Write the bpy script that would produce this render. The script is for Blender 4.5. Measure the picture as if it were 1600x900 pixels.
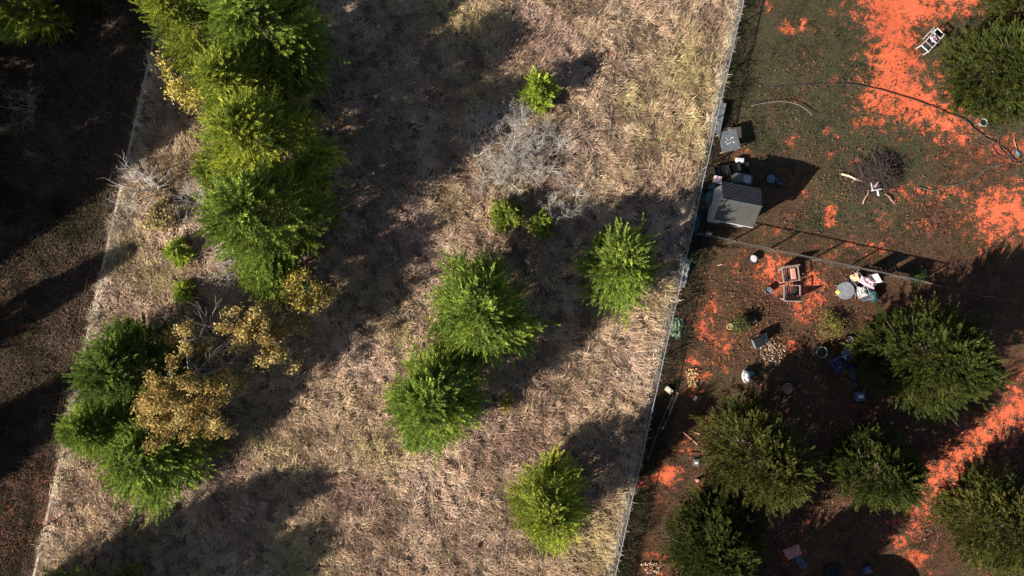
import bpy, math, random
import numpy as np
from mathutils import Vector, Matrix
scene = bpy.context.scene
for o in list(bpy.data.objects): bpy.data.objects.remove(o)
R_ = math.radians
# ------------------------------------------------------------------ camera, sky, sun
H = 41.6                      # drone height (m); one photo pixel is S metres on the ground
S = 0.036
cam_d = bpy.data.cameras.new('camera'); cam = bpy.data.objects.new('camera', cam_d)
scene.collection.objects.link(cam); scene.camera = cam
cam.location = (0, 0, H); cam.rotation_euler = (0, 0, 0)
cam_d.sensor_width = 36; cam_d.lens = 36 * H / (1600 * S); cam_d.clip_end = 2000; cam_d.clip_start = 0.5
SUN_EL, SUN_AZ = 31.0, 30.0    # light travels towards +x turned 30 deg to +y
to_sun = Vector((-math.cos(R_(SUN_EL)) * math.cos(R_(SUN_AZ)), -math.cos(R_(SUN_EL)) * math.sin(R_(SUN_AZ)), math.sin(R_(SUN_EL))))
w = bpy.data.worlds.new('World'); scene.world = w; w.use_nodes = True
nt = w.node_tree; bg = nt.nodes['Background']
sky = nt.nodes.new('ShaderNodeTexSky'); sky.sky_type = 'NISHITA'; sky.sun_disc = False
sky.sun_elevation = R_(SUN_EL); sky.sun_rotation = math.atan2(to_sun.x, to_sun.y)
nt.links.new(sky.outputs[0], bg.inputs[0]); bg.inputs[1].default_value = 0.055
sl = bpy.data.lights.new('sun', 'SUN'); sl.energy = 5.0; sl.angle = R_(0.5); sl.color = (1.0, 0.93, 0.82)
so = bpy.data.objects.new('sun', sl); scene.collection.objects.link(so)
so.rotation_euler = to_sun.to_track_quat('Z', 'Y').to_euler()
vs = scene.view_settings
vs.view_transform = 'Standard'; vs.look = 'None'; vs.gamma = 1; vs.use_curve_mapping = False
vs.exposure = 1.3
scene.render.engine = 'CYCLES'

# ------------------------------------------------------------------ helpers
COL = scene.collection
def P(px, py, z=0.0):
    k = S * (H - z) / H
    return ((px - 800) * k, -(py - 450) * k, z)
def tag(o, label=None, cat=None, group=None, kind=None):
    if label: o['label'] = label
    if cat: o['category'] = cat
    if group: o['group'] = group
    if kind: o['kind'] = kind
    return o
def thing(name, label, cat, px, py, rot=0, group=None, z=0.0):
    o = bpy.data.objects.new(name, None); COL.objects.link(o); o.empty_display_size = 0.2
    o.location = P(px, py, z); o.rotation_euler = (0, 0, R_(rot))
    return tag(o, label, cat, group)
def link(name, me, parent=None):
    o = bpy.data.objects.new(name, me); COL.objects.link(o)
    if parent: o.parent = parent
    return o
def np_mesh(name, V, F, mat, col=None, smooth=False):
    V = np.asarray(V, dtype=np.float32); F = np.asarray(F, dtype=np.int32)
    me = bpy.data.meshes.new(name); n, k = F.shape
    me.vertices.add(len(V)); me.vertices.foreach_set('co', V.ravel())
    me.loops.add(n * k); me.loops.foreach_set('vertex_index', F.ravel())
    me.polygons.add(n); me.polygons.foreach_set('loop_start', np.arange(0, n * k, k, dtype=np.int32))
    try: me.polygons.foreach_set('loop_total', np.full(n, k, dtype=np.int32))
    except Exception: pass
    if smooth: me.polygons.foreach_set('use_smooth', np.ones(n, dtype=bool))
    if col is not None:
        a = me.color_attributes.new('tint', 'FLOAT_COLOR', 'POINT')
        c = np.ones((len(V), 4), dtype=np.float32); c[:, :3] = col; a.data.foreach_set('color', c.ravel())
    me.update(calc_edges=True); me.validate()
    me.materials.append(mat); return me
class MB:
    def __init__(s): s.v = []; s.f = []
    def add(s, v, f):
        b = len(s.v); s.v += [tuple(p) for p in v]; s.f += [tuple(i + b for i in q) for q in f]; return s
    def box(s, c, d, rz=0, rx=0, ry=0, bev=0.0):
        M = Matrix.Translation(c) @ Matrix.Rotation(R_(rz), 4, 'Z') @ Matrix.Rotation(R_(ry), 4, 'Y') @ Matrix.Rotation(R_(rx), 4, 'X')
        x, y, z = (t / 2 for t in d)
        b = min(bev, x * .9, y * .9)
        if b <= 0:
            pts = [(i * x, j * y, k * z) for k in (-1, 1) for i, j in ((-1, -1), (1, -1), (1, 1), (-1, 1))]
            fs = [(3, 2, 1, 0), (4, 5, 6, 7), (0, 1, 5, 4), (1, 2, 6, 5), (2, 3, 7, 6), (3, 0, 4, 7)]
        else:
            ring = []
            for k, ins in ((-1, 0), (1, 0)):
                pass
            bz = min(b, z * .9)
            pts = []; fs = []
            for zz, ins in ((-z, b), (-z + bz, 0), (z - bz, 0), (z, b)):
                for i, j in ((-1, -1), (1, -1), (1, 1), (-1, 1)): pts.append((i * (x - ins), j * (y - ins), zz))
            for l in range(3):
                for q in range(4):
                    a = l * 4 + q; c2 = l * 4 + (q + 1) % 4; fs.append((a, c2, c2 + 4, a + 4))
            fs += [(3, 2, 1, 0), (12, 13, 14, 15)]
        return s.add([M @ Vector(p) for p in pts], fs)
    def tube(s, pts, r, n=6, caps=True):
        pts = [Vector(p) for p in pts]; rs = r if isinstance(r, (list, tuple)) else [r] * len(pts)
        v = []; f = []
        for i, p in enumerate(pts):
            d = (pts[min(i + 1, len(pts) - 1)] - pts[max(i - 1, 0)]).normalized()
            a = d.cross(Vector((0, 0, 1)) if abs(d.z) < .9 else Vector((1, 0, 0))).normalized(); b = d.cross(a)
            for k in range(n):
                t = 2 * math.pi * k / n; v.append(p + (a * math.cos(t) + b * math.sin(t)) * rs[i])
        for i in range(len(pts) - 1):
            for k in range(n):
                a0 = i * n + k; a1 = i * n + (k + 1) % n; f.append((a0, a1, a1 + n, a0 + n))
        if caps: f += [tuple(range(n))[::-1], tuple(range((len(pts) - 1) * n, len(pts) * n))]
        return s.add(v, f)
    def lathe(s, prof, c=(0, 0, 0), n=20):
        v = []; f = []
        for (r, z) in prof:
            for k in range(n):
                t = 2 * math.pi * k / n; v.append((c[0] + r * math.cos(t), c[1] + r * math.sin(t), c[2] + z))
        for i in range(len(prof) - 1):
            for k in range(n):
                a0 = i * n + k; a1 = i * n + (k + 1) % n; f.append((a0, a1, a1 + n, a0 + n))
        f += [tuple(range(n))[::-1], tuple(range((len(prof) - 1) * n, len(prof) * n))]
        return s.add(v, f)
    def blob(s, c, d, seed=0, amp=.25, nu=14, nv=8, lo=-0.15, crease=3.0):
        rg = random.Random(seed); ph = [[rg.uniform(0, 6.28) for _ in range(3)] + [rg.uniform(1.2, crease) for _ in range(3)] for _ in range(5)]
        v = []; f = []
        for j in range(nv + 1):
            th = math.pi * j / nv
            for i in range(nu):
                a = 2 * math.pi * i / nu
                p = Vector((math.sin(th) * math.cos(a), math.sin(th) * math.sin(a), math.cos(th)))
                q = sum(abs(math.sin(p.x * h[3] * 2 + h[0]) * math.sin(p.y * h[4] * 2 + h[1]) + .5 * math.sin(p.z * h[5] * 3 + h[2])) for h in ph) / 5
                p = p * (1 - amp + 2 * amp * q)
                v.append((c[0] + p.x * d[0] / 2, c[1] + p.y * d[1] / 2, max(c[2] + p.z * d[2] / 2, c[2] + lo * d[2] - d[2] * .2)))
        for j in range(nv):
            for i in range(nu):
                a0 = j * nu + i; a1 = j * nu + (i + 1) % nu; f.append((a0, a0 + nu, a1 + nu, a1))
        return s.add(v, f)
    def build(s, name, mat, parent=None, smooth=False):
        me = bpy.data.meshes.new(name); me.from_pydata(s.v, [], s.f); me.materials.append(mat)
        if smooth:
            for p in me.polygons: p.use_smooth = True
        me.update(); return link(name, me, parent)

# ------------------------------------------------------------------ materials
def new_mat(name):
    m = bpy.data.materials.new(name); m.use_nodes = True; t = m.node_tree
    return m, t, t.nodes['Principled BSDF']
def N(t, ty, **kw):
    n = t.nodes.new(ty)
    for k, v in kw.items(): setattr(n, k, v)
    return n
def mat(name, c, rough=.75, metal=0, var=.25, scale=9, bump=.15, spec=.3, c2=None):
    """surface with uneven dirt: base colour varied by noise, fine bump"""
    m, t, b = new_mat(name)
    tc = N(t, 'ShaderNodeTexCoord'); no = N(t, 'ShaderNodeTexNoise'); no.inputs['Scale'].default_value = scale; no.inputs['Detail'].default_value = 6
    t.links.new(tc.outputs['Object'], no.inputs['Vector'])
    r = N(t, 'ShaderNodeValToRGB'); r.color_ramp.elements[0].position = .3; r.color_ramp.elements[1].position = .7
    d = c2 or tuple(x * (1 - var) for x in c); u = tuple(min(1, x * (1 + var * .6)) for x in c)
    r.color_ramp.elements[0].color = (*d, 1); r.color_ramp.elements[1].color = (*u, 1)
    t.links.new(no.outputs['Fac'], r.inputs[0]); t.links.new(r.outputs[0], b.inputs['Base Color'])
    b.inputs['Roughness'].default_value = rough; b.inputs['Metallic'].default_value = metal; b.inputs['Specular IOR Level'].default_value = spec
    if bump:
        bp = N(t, 'ShaderNodeBump'); bp.inputs['Strength'].default_value = bump; bp.inputs['Distance'].default_value = .03
        n2 = N(t, 'ShaderNodeTexNoise'); n2.inputs['Scale'].default_value = scale * 3; t.links.new(tc.outputs['Object'], n2.inputs['Vector'])
        t.links.new(n2.outputs['Fac'], bp.inputs['Height']); t.links.new(bp.outputs[0], b.inputs['Normal'])
    return m
def leaf_mat(name, transl=.25, rough=.7):
    """leaf colour comes from the leaves' own tint attribute, a part of the light passes through"""
    m, t, b = new_mat(name); a = N(t, 'ShaderNodeAttribute'); a.attribute_name = 'tint'
    t.nodes.remove(b); d = N(t, 'ShaderNodeBsdfDiffuse'); tr = N(t, 'ShaderNodeBsdfTranslucent'); mx = N(t, 'ShaderNodeMixShader')
    mx.inputs[0].default_value = transl; out = t.nodes['Material Output']
    t.links.new(a.outputs['Color'], d.inputs[0]); t.links.new(a.outputs['Color'], tr.inputs[0])
    t.links.new(d.outputs[0], mx.inputs[1]); t.links.new(tr.outputs[0], mx.inputs[2]); t.links.new(mx.outputs[0], out.inputs[0])
    return m
M = dict(
    leaf=leaf_mat('leaf'), grass=leaf_mat('dry_grass', .2),
    bark=mat('bark', (.16, .11, .08), .9, bump=.6, scale=14), twig=mat('grey_twig', (.36, .32, .28), .9, bump=0),
    darktwig=mat('dark_twig', (.055, .038, .032), .9, bump=0), paletwig=mat('pale_twig', (.46, .42, .39), .9, bump=0), deadwood=mat('dead_wood', (.30, .21, .16), .85, scale=20),
    galv=mat('galvanised_steel', (.30, .30, .31), .5, .5, var=.35, scale=5), rust=mat('rusty_steel', (.20, .12, .08), .8, .2),
    wire=mat('fence_wire', (.10, .095, .09), .6, .5, bump=0), railwood=mat('rail_wood', (.075, .058, .048), .85, scale=12), board=mat('weathered_board', (.085, .09, .098), .85, scale=6, bump=.4),
    redboard=mat('reddish_board', (.45, .22, .16), .8, scale=8), paleboard=mat('pale_board', (.62, .45, .30), .8),
    roof=mat('ribbed_roof', (.06, .06, .066), .7, 0, scale=4), roof2=mat('roof_sheet', (.043, .041, .038), .7, 0, scale=3, var=.15),
    shedwall=mat('shed_wall', (.30, .30, .32), .8, scale=4), trim=mat('pale_trim', (.50, .45, .40), .7),
    black=mat('black_plastic', (.012, .012, .013), .45, spec=.4), dark=mat('dark_fabric', (.02, .02, .024), .9),
    white=mat('white_plastic', (.46, .44, .43), .6, var=.35), offwhite=mat('dirty_white', (.55, .52, .48), .7),
    grey=mat('grey_plastic', (.09, .09, .10), .6), teal=mat('teal_plastic', (.018, .055, .062), .5), tealb=mat('bright_teal', (.07, .20, .23), .6),
    blue=mat('navy_fabric', (.022, .035, .09), .9), bluep=mat('blue_plastic', (.06, .10, .16), .5), red=mat('faded_red_fabric', (.50, .20, .17), .9),
    pink=mat('pink_fabric', (.55, .26, .32), .9, c2=(.52, .40, .45), scale=14), orange=mat('orange_plastic', (.70, .28, .10), .6, c2=(.75, .55, .35), scale=16),
    brown=mat('brown_wicker', (.20, .15, .13), .8, scale=30), yellow=mat('yellow_plastic', (.75, .55, .15), .6), hose=mat('dark_hose', (.045, .035, .03), .6, bump=0),
    greenhose=mat('green_hose', (.07, .11, .08), .6, bump=0), palepipe=mat('pale_pipe', (.16, .14, .125), .6, bump=0),
    greenp=mat('green_plastic', (.12, .17, .11), .6), rubber=mat('rubber', (.015, .015, .015), .9), soil=mat('pot_soil', (.05, .035, .025), .95),
    chip=leaf_mat('chips', .05), tealroof=mat('tank_green', (.05, .09, .07), .5),
    glass=mat('smoked_glass', (.018, .020, .019), .6, var=.4, scale=5, spec=.2), sheet=mat('dusty_sheeting', (.11, .125, .13), .6, scale=5),
)

# ------------------------------------------------------------------ noise on numpy arrays
def vnoise(x, y, cell, seed):
    g = np.random.default_rng(seed).random((256, 256)); u = x / cell + 90.3; v = y / cell + 77.1
    i = np.floor(u).astype(int); j = np.floor(v).astype(int); fu = u - i; fv = v - j
    fu = fu * fu * (3 - 2 * fu); fv = fv * fv * (3 - 2 * fv); a = lambda p, q: g[(i + p) % 256, (j + q) % 256]
    return (a(0, 0) * (1 - fu) + a(1, 0) * fu) * (1 - fv) + (a(0, 1) * (1 - fu) + a(1, 1) * fu) * fv
def fbm(x, y, cell, seed, octs=3):
    return sum(vnoise(x, y, cell / 2 ** k, seed + k) * .5 ** k for k in range(octs)) / sum(.5 ** k for k in range(octs))
# boundary lines (photo pixels) of the middle meadow
LA, LB = P(252, 0), P(50, 900)
RA, RB = P(1155, 0), P(955, 900)
def side(A, B, x, y):       # > 0 to the right (east) of the line
    dx, dy = B[0] - A[0], B[1] - A[1]; L = math.hypot(dx, dy)
    return (-(dy) * (x - A[0]) + dx * (y - A[1])) / L
def dist_px(poly, x, y):     # signed distance (m), positive inside polygon given in photo px
    pts = [P(a, b) for a, b in poly]; ins = np.zeros(x.shape, bool); d = np.full(x.shape, 1e9)
    for k in range(len(pts)):
        ax, ay, _ = pts[k]; bx, by, _ = pts[(k + 1) % len(pts)]
        t = np.clip(((x - ax) * (bx - ax) + (y - ay) * (by - ay)) / ((bx - ax) ** 2 + (by - ay) ** 2), 0, 1)
        d = np.minimum(d, np.hypot(x - ax - t * (bx - ax), y - ay - t * (by - ay)))
        c = ((ay > y) != (by > y)) & (x < (bx - ax) * (y - ay) / (by - ay + 1e-9) + ax); ins ^= c
    return np.where(ins, d, -d)
RED_POLY = [
    ([(1335, -60), (1560, -60), (1535, 8), (1478, 28), (1445, 50), (1438, 85), (1450, 125), (1480, 150), (1500, 165), (1530, 215), (1490, 222), (1450, 205), (1405, 190), (1350, 188), (1343, 150), (1350, 120), (1362, 60), (1340, 25)], .9),
    ([(1508, 300), (1545, 288), (1640, 285), (1640, 392), (1585, 378), (1530, 382), (1508, 350)], .8),
    ([(1660, 530), (1590, 590), (1545, 625), (1490, 680), (1450, 725), (1435, 770), (1395, 840), (1425, 855), (1470, 790), (1500, 765), (1550, 715), (1660, 620)], .8)]
RED_ELL = [(1236, 42, 14, 8, .5), (1252, 35, 7, 6, .5), (1240, 57, 4, 6, .4), (1200, 12, 8, 8, .3), (1303, 125, 6, 8, .4), (1245, 158, 10, 8, .35), (1298, 243, 8, 6, .4), (1298, 338, 8, 16, .5), (1260, 300, 8, 5, .5),
    (1430, 300, 34, 12, .4), (1395, 268, 8, 8, .3), (1480, 300, 36, 14, .35), (1575, 235, 24, 22, .55), (1500, 250, 22, 40, .15), (1530, 232, 30, 16, .3), (1215, 425, 30, 22, .62), (1240, 446, 38, 16, .5), (1272, 452, 16, 30, .55), (1255, 475, 14, 26, .5), (1262, 500, 8, 14, .4),
    (1113, 480, 12, 16, .45), (1103, 512, 14, 18, .5), (1120, 530, 24, 12, .4), (1137, 545, 7, 10, .5), (1236, 540, 9, 9, .6), (1160, 498, 14, 8, .3), (1083, 575, 16, 16, .45), (1105, 588, 8, 7, .6), (1084, 605, 9, 20, .6), (1125, 570, 12, 10, .35),
    (1150, 422, 8, 10, .5), (1160, 395, 8, 5, .35), (1040, 742, 20, 13, .75), (1022, 752, 24, 24, .35), (1075, 700, 14, 14, .35), (1017, 880, 22, 16, .35), (1375, 388, 22, 9, .35), (1450, 355, 24, 10, .3), (1380, 340, 14, 30, .2),
    (1330, 385, 18, 9, .35), (1300, 395, 26, 10, .25), (1215, 360, 28, 10, .35), (1230, 300, 22, 30, .1), (1290, 205, 6, 6, .35), (1240, 225, 14, 12, .25), (1165, 240, 10, 8, .4), (1350, 255, 20, 8, .35), (1500, 210, 20, 18, .5), (1430, 870, 20, 12, .6), (1405, 850, 14, 6, .6),
    (1560, 560, 50, 30, -.1), (1300, 650, 50, 20, .15), (20, 500, 34, 30, .22), (40, 760, 70, 50, .2), (20, 830, 50, 40, .2), (20, 420, 24, 20, .1), (1330, 20, 20, 30, .2), (1240, 860, 60, 40, .2)]
def red_mask(x, y):
    m = np.zeros(x.shape)
    for poly, s in RED_POLY: m = np.maximum(m, np.clip(.46 + dist_px(poly, x, y) / 2.7, 0, 1) * s)
    for cx, cy, rx, ry, s in RED_ELL:
        c = P(cx, cy); q = np.hypot((x - c[0]) / (rx * 1.35 * S), (y - c[1]) / (ry * 1.35 * S)); m = np.maximum(m, np.clip(1.45 - q, 0, 1) * (s + .04))
    return m
def brown_mask(x, y):        # reddish brown worn soil of the lower yard against olive turf of the upper one
    c = np.clip(.5 - (y - P(0, 372)[1]) / 3.0, 0, 1) * .8
    for cx, cy, rx, ry in ((1235, 310, 45, 45), (1130, 245, 45, 40), (1520, 260, 70, 60), (1470, 340, 70, 40), (1350, 380, 120, 30)):
        p = P(cx, cy); c = np.maximum(c, np.clip(1.3 - np.hypot((x - p[0]) / (rx * S), (y - p[1]) / (ry * S)), 0, 1) * .8)
    return np.clip(c + (fbm(x, y, 2.5, 31) - .5) * .9, 0, 1)

# ------------------------------------------------------------------ ground sheet
fx = np.concatenate([np.array([-900, -300, -120, -60, -40]), np.arange(-33, 33.01, .125), np.array([40, 60, 120, 300, 900])])
fy = np.concatenate([np.array([-900, -300, -120, -60, -30]), np.arange(-20, 20.01, .125), np.array([30, 60, 120, 300, 900])])
X, Y = np.meshgrid(fx, fy); nx, ny = len(fx), len(fy)
Z = (fbm(X, Y, 3.0, 5, 4) - .5) * .10
Z *= (np.abs(X) < 45) & (np.abs(Y) < 35)
gV = np.stack([X.ravel(), Y.ravel(), Z.ravel() - .03], 1)
idx = np.arange(nx * ny).reshape(ny, nx)
gF = np.stack([idx[:-1, :-1].ravel(), idx[:-1, 1:].ravel(), idx[1:, 1:].ravel(), idx[1:, :-1].ravel()], 1)
gc = np.stack([red_mask(X, Y).ravel(), brown_mask(X, Y).ravel(), np.zeros(nx * ny)], 1)
def ground_mat():
    m, t, b = new_mat('ground'); L = t.links.new
    at = N(t, 'ShaderNodeAttribute'); at.attribute_name = 'tint'; sp = N(t, 'ShaderNodeSeparateColor'); L(at.outputs['Color'], sp.inputs[0])
    tc = N(t, 'ShaderNodeTexCoord'); sx = N(t, 'ShaderNodeSeparateXYZ'); L(tc.outputs['Object'], sx.inputs[0])
    def noise(sc, det=6, rough=.6, dist=0.0):
        n = N(t, 'ShaderNodeTexNoise'); n.inputs['Scale'].default_value = sc; n.inputs['Detail'].default_value = det; n.inputs['Roughness'].default_value = rough; n.inputs['Distortion'].default_value = dist
        L(tc.outputs['Object'], n.inputs['Vector']); return n.outputs['Fac']
    def mth(op, a, bb=None, c=None):
        n = N(t, 'ShaderNodeMath', operation=op)
        for i, q in enumerate((a, bb, c)):
            if q is None: continue
            if isinstance(q, (int, float)): n.inputs[i].default_value = q
            else: L(q, n.inputs[i])
        return n.outputs[0]
    def ramp(f, stops):
        r = N(t, 'ShaderNodeValToRGB'); e = r.color_ramp.elements
        while len(e) < len(stops): e.new(.5)
        for k, (p, c) in enumerate(stops): e[k].position = p; e[k].color = (*c, 1)
        L(f, r.inputs[0]); return r.outputs[0]
    def mix(f, a, c):
        n = N(t, 'ShaderNodeMix', data_type='RGBA'); L(f, n.inputs[0]); L(a, n.inputs[6]); L(c, n.inputs[7]); return n.outputs[2]
    def lineside(A, B):
        dx, dy = B[0] - A[0], B[1] - A[1]; Ln = math.hypot(dx, dy)
        v = mth('MULTIPLY', sx.outputs[0], -dy / Ln); v = mth('MULTIPLY_ADD', sx.outputs[1], dx / Ln, v)
        v = mth('ADD', v, (dy * A[0] - dx * A[1]) / Ln); return mth('GREATER_THAN', v, 0.0)
    n1 = noise(1.1); n2 = noise(7, 8, .7); n3 = noise(.35, 4); n4 = noise(28, 4, .7)
    fine = mth('MULTIPLY_ADD', n4, .5, mth('MULTIPLY', n2, .5))
    meadow = ramp(fine, [(.35, (.05, .035, .025)), (.5, (.10, .07, .05)), (.65, (.18, .13, .09))])
    olive = ramp(fine, [(.36, (.024, .022, .012)), (.5, (.042, .040, .021)), (.64, (.074, .066, .037))])  # yard soils, colours lowered to dim everything outside the plot
    brown = ramp(fine, [(.36, (.032, .019, .012)), (.5, (.078, .038, .023)), (.64, (.12, .062, .038))])
    lot = ramp(fine, [(.36, (.022, .017, .012)), (.5, (.045, .035, .024)), (.64, (.09, .062, .044))])  # lot soil, the same dimming mixed into its colour
    yard = mix(sp.outputs[1], olive, brown)
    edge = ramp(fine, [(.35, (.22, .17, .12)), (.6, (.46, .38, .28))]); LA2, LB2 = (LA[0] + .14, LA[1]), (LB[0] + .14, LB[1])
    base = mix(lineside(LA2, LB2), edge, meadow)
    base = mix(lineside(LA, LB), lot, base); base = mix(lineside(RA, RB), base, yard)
    red = ramp(mth('MULTIPLY_ADD', n2, .5, mth('MULTIPLY', n3, .5)), [(.35, (.36, .072, .032)), (.55, (.55, .112, .050)), (.7, (.64, .150, .075))])
    nn = mth('MULTIPLY_ADD', noise(2.1, 9, .7, .5), .62, mth('MULTIPLY', noise(14, 5, .7), .38))
    rv = mth('ADD', sp.outputs[0], mth('MULTIPLY_ADD', nn, 5.2, -2.72))
    rm = ramp(rv, [(.42, (0, 0, 0)), (.56, (1, 1, 1))])
    halfred = ramp(fine, [(.36, (.07, .030, .017)), (.5, (.13, .055, .030)), (.64, (.24, .085, .045))])
    base = mix(ramp(rv, [(.05, (0, 0, 0)), (.45, (.8, .8, .8))]), base, halfred)
    base = mix(rm, base, red)
    L(base, b.inputs['Base Color']); b.inputs['Roughness'].default_value = .95; b.inputs['Specular IOR Level'].default_value = .1
    bp = N(t, 'ShaderNodeBump'); bp.inputs['Strength'].default_value = .55; bp.inputs['Distance'].default_value = .09
    hh = mth('MULTIPLY_ADD', rm, -.25, fine)
    L(hh, bp.inputs['Height']); L(bp.outputs[0], b.inputs['Normal'])
    return m
g = link('ground', np_mesh('ground', gV, gF, ground_mat(), gc, True)); tag(g, kind='structure', label='open ground of dry meadow and bare red soil', cat='ground')

# ------------------------------------------------------------------ grass (stuff)
def blades(x, y, z0, length, width, az, tilt, rng, curl=.35):
    n = len(x); ca, sa = np.cos(az), np.sin(az); st, ct = np.sin(tilt), np.cos(tilt)
    tip = np.stack([x + ca * st * length, y + sa * st * length, z0 + ct * length], 1)
    # bent blade: the middle stands higher than the straight line
    mid = np.stack([x + ca * st * length * .5, y + sa * st * length * .5, z0 + (ct * .55 + st * .16 * curl * 3) * length], 1)
    wv = np.stack([-sa, ca, rng.normal(0, .35, n)], 1) * width[:, None] * .5
    b = np.stack([x, y, np.full(n, 0) + z0], 1)
    V = np.stack([b - wv, b + wv, mid + wv * .8, mid - wv * .8, tip], 1).reshape(-1, 3)
    k = np.arange(n)[:, None] * 5
    F = np.concatenate([k + np.array([[0, 1, 2]]), k + np.array([[0, 2, 3]]), k + np.array([[3, 2, 4]])])
    return V, F
def grass(name, label, region, n_tuft, per, ln, wd, colf, seed, rad=.16, tiltr=(.35, 1.25), box=(-32, 32, -18.5, 18.5), keep=None):
    rng = np.random.default_rng(seed)
    tx = rng.uniform(box[0], box[1], n_tuft); ty = rng.uniform(box[2], box[3], n_tuft); k = region(tx, ty)
    if keep is not None: k &= keep(tx, ty, rng)
    tx, ty = tx[k], ty[k]; n = len(tx)
    hs = .5 + 1.0 * fbm(tx, ty, 1.3, seed + 3) * rng.uniform(.6, 1.3, n)
    az0 = fbm(tx, ty, 1.6, seed + 9) * 12 + rng.normal(0, .7, n); C = colf(tx, ty, rng)
    r = lambda a: np.repeat(a, per, 0)
    m = n * per; x = r(tx) + rng.normal(0, rad, m); y = r(ty) + rng.normal(0, rad, m)
    L = rng.uniform(*ln, m) * r(hs); W = rng.uniform(*wd, m); az = r(az0) + rng.normal(0, .9, m); ti = rng.uniform(*tiltr, m)
    V, F = blades(x, y, np.full(m, -.04), L, W, az, ti, rng)
    c = r(C * rng.uniform(.62, 1.32, (n, 1))) * rng.uniform(.65, 1.35, (m, 1)) * (1 + rng.normal(0, .05, (m, 3))); c = np.clip(c, .003, .9)
    c5 = np.repeat(c, 5, 0)
    o = link(name, np_mesh(name, V, F, M['grass'], c5)); tag(o, label, 'grass', kind='stuff'); return o
def lerp(a, b, t): return a * (1 - t[:, None]) + b * t[:, None]
A_ = lambda *c: np.array([c])
YEL = [(730, 40, 60), (745, 130, 40), (1085, 110, 60), (990, 155, 40), (690, 20, 45), (200, 390, 45), (1045, 470, 30), (930, 850, 60), (470, 870, 60), (335, 265, 30), (590, 700, 40), (630, 520, 22), (240, 430, 40), (1070, 200, 40), (90, 720, 30)]
BRN = [(850, 80, 60), (740, 90, 30), (700, 150, 30), (850, 280, 40), (620, 380, 60), (340, 740, 40), (780, 700, 60), (560, 780, 50)]
def meadow_col(x, y, rng):
    c = lerp(A_(.51, .37, .24), A_(.31, .21, .145), np.clip(fbm(x, y, 1.1, 41) * 2.2 - .65, 0, 1))
    c = lerp(c, A_(.57, .42, .315), np.clip(fbm(x, y, 3.5, 43) * 3 - 1.4, 0, 1))
    yl = np.clip(fbm(x, y, 2.8, 47) * 3 - 1.75, 0, 1)
    for a, b, r in YEL:
        p = P(a, b); yl = np.maximum(yl, np.clip(1.3 - np.hypot(x - p[0], y - p[1]) / (r * S), 0, 1))
    c = lerp(c, A_(.38, .32, .12), yl * .55)
    br = np.clip(fbm(x, y, 2.0, 51) * 3 - 1.7, 0, 1) * .6
    for a, b, r in BRN:
        p = P(a, b); br = np.maximum(br, np.clip(1.3 - np.hypot(x - p[0], y - p[1]) / (r * S), 0, 1) * .7)
    c = lerp(c, A_(.25, .155, .125), br)
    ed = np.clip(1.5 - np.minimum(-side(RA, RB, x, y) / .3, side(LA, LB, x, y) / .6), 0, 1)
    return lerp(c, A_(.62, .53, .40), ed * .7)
inm = lambda x, y: (side(LA, LB, x, y) > .12) & (side(RA, RB, x, y) < -.1)
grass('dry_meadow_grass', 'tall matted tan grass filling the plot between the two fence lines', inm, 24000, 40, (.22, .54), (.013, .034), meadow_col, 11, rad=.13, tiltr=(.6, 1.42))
def lot_col(x, y, rng):  # brown grass tones lowered to dim the lot outside the plot
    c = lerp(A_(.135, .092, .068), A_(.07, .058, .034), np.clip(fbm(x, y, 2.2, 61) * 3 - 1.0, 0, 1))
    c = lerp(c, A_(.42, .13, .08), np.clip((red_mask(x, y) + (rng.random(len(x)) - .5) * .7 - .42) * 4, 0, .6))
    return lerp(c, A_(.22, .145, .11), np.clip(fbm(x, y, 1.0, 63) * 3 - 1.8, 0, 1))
grass('dimmed_lot_grass', 'short brown grass of the lot along the left edge, dimmed in colour', lambda x, y: (side(LA, LB, x, y) < -.32), 16000, 18, (.12, .34), (.018, .04), lot_col, 12, box=(-32, -18, -18.5, 18.5))
def yard_col(x, y, rng):  # turf tones with the dimming of the surroundings put in
    c = lerp(A_(.055, .052, .028), A_(.086, .047, .029), brown_mask(x, y))
    c = c * (.7 + .65 * fbm(x, y, 2.4, 73, 4))[:, None]; c = lerp(c, A_(.15, .085, .055), np.clip(fbm(x, y, 1.7, 79, 3) * 3.5 - 2.1, 0, .8))
    return lerp(c, A_(.14, .115, .065), np.clip(fbm(x, y, 1.2, 71) * 3 - 1.7, 0, 1))
def yard_keep(x, y, rng):
    m = red_mask(x, y) + (fbm(x, y, .5, 77, 3) - .5) * 2.2
    return (m < .38) | ((m < .5) & (rng.random(len(x)) < .2)) | (rng.random(len(x)) < .015)
grass('yard_turf', 'short worn olive and brown turf of the yard on the right, dimmed in colour', lambda x, y: (side(RA, RB, x, y) > .05), 42000, 9, (.05, .15), (.012, .026), yard_col, 13, rad=.10, box=(4, 32, -18.5, 18.5), keep=yard_keep)
# weeds along the yard side of the fence, tinted dark as a shadow band
grass('fence_shadow_weeds', 'weeds along the yard side of the long fence, tinted dark as a shadow band', lambda x, y: (side(RA, RB, x, y) > .1) & (side(RA, RB, x, y) < .9 + .8 * fbm(x, y, 1.5, 83)), 8000, 14, (.16, .5), (.015, .03), lambda x, y, r: lerp(A_(.026, .032, .014), A_(.062, .048, .034), fbm(x, y, 1.5, 85)), 14, box=(4, 16, -18.5, 18.5))

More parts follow.
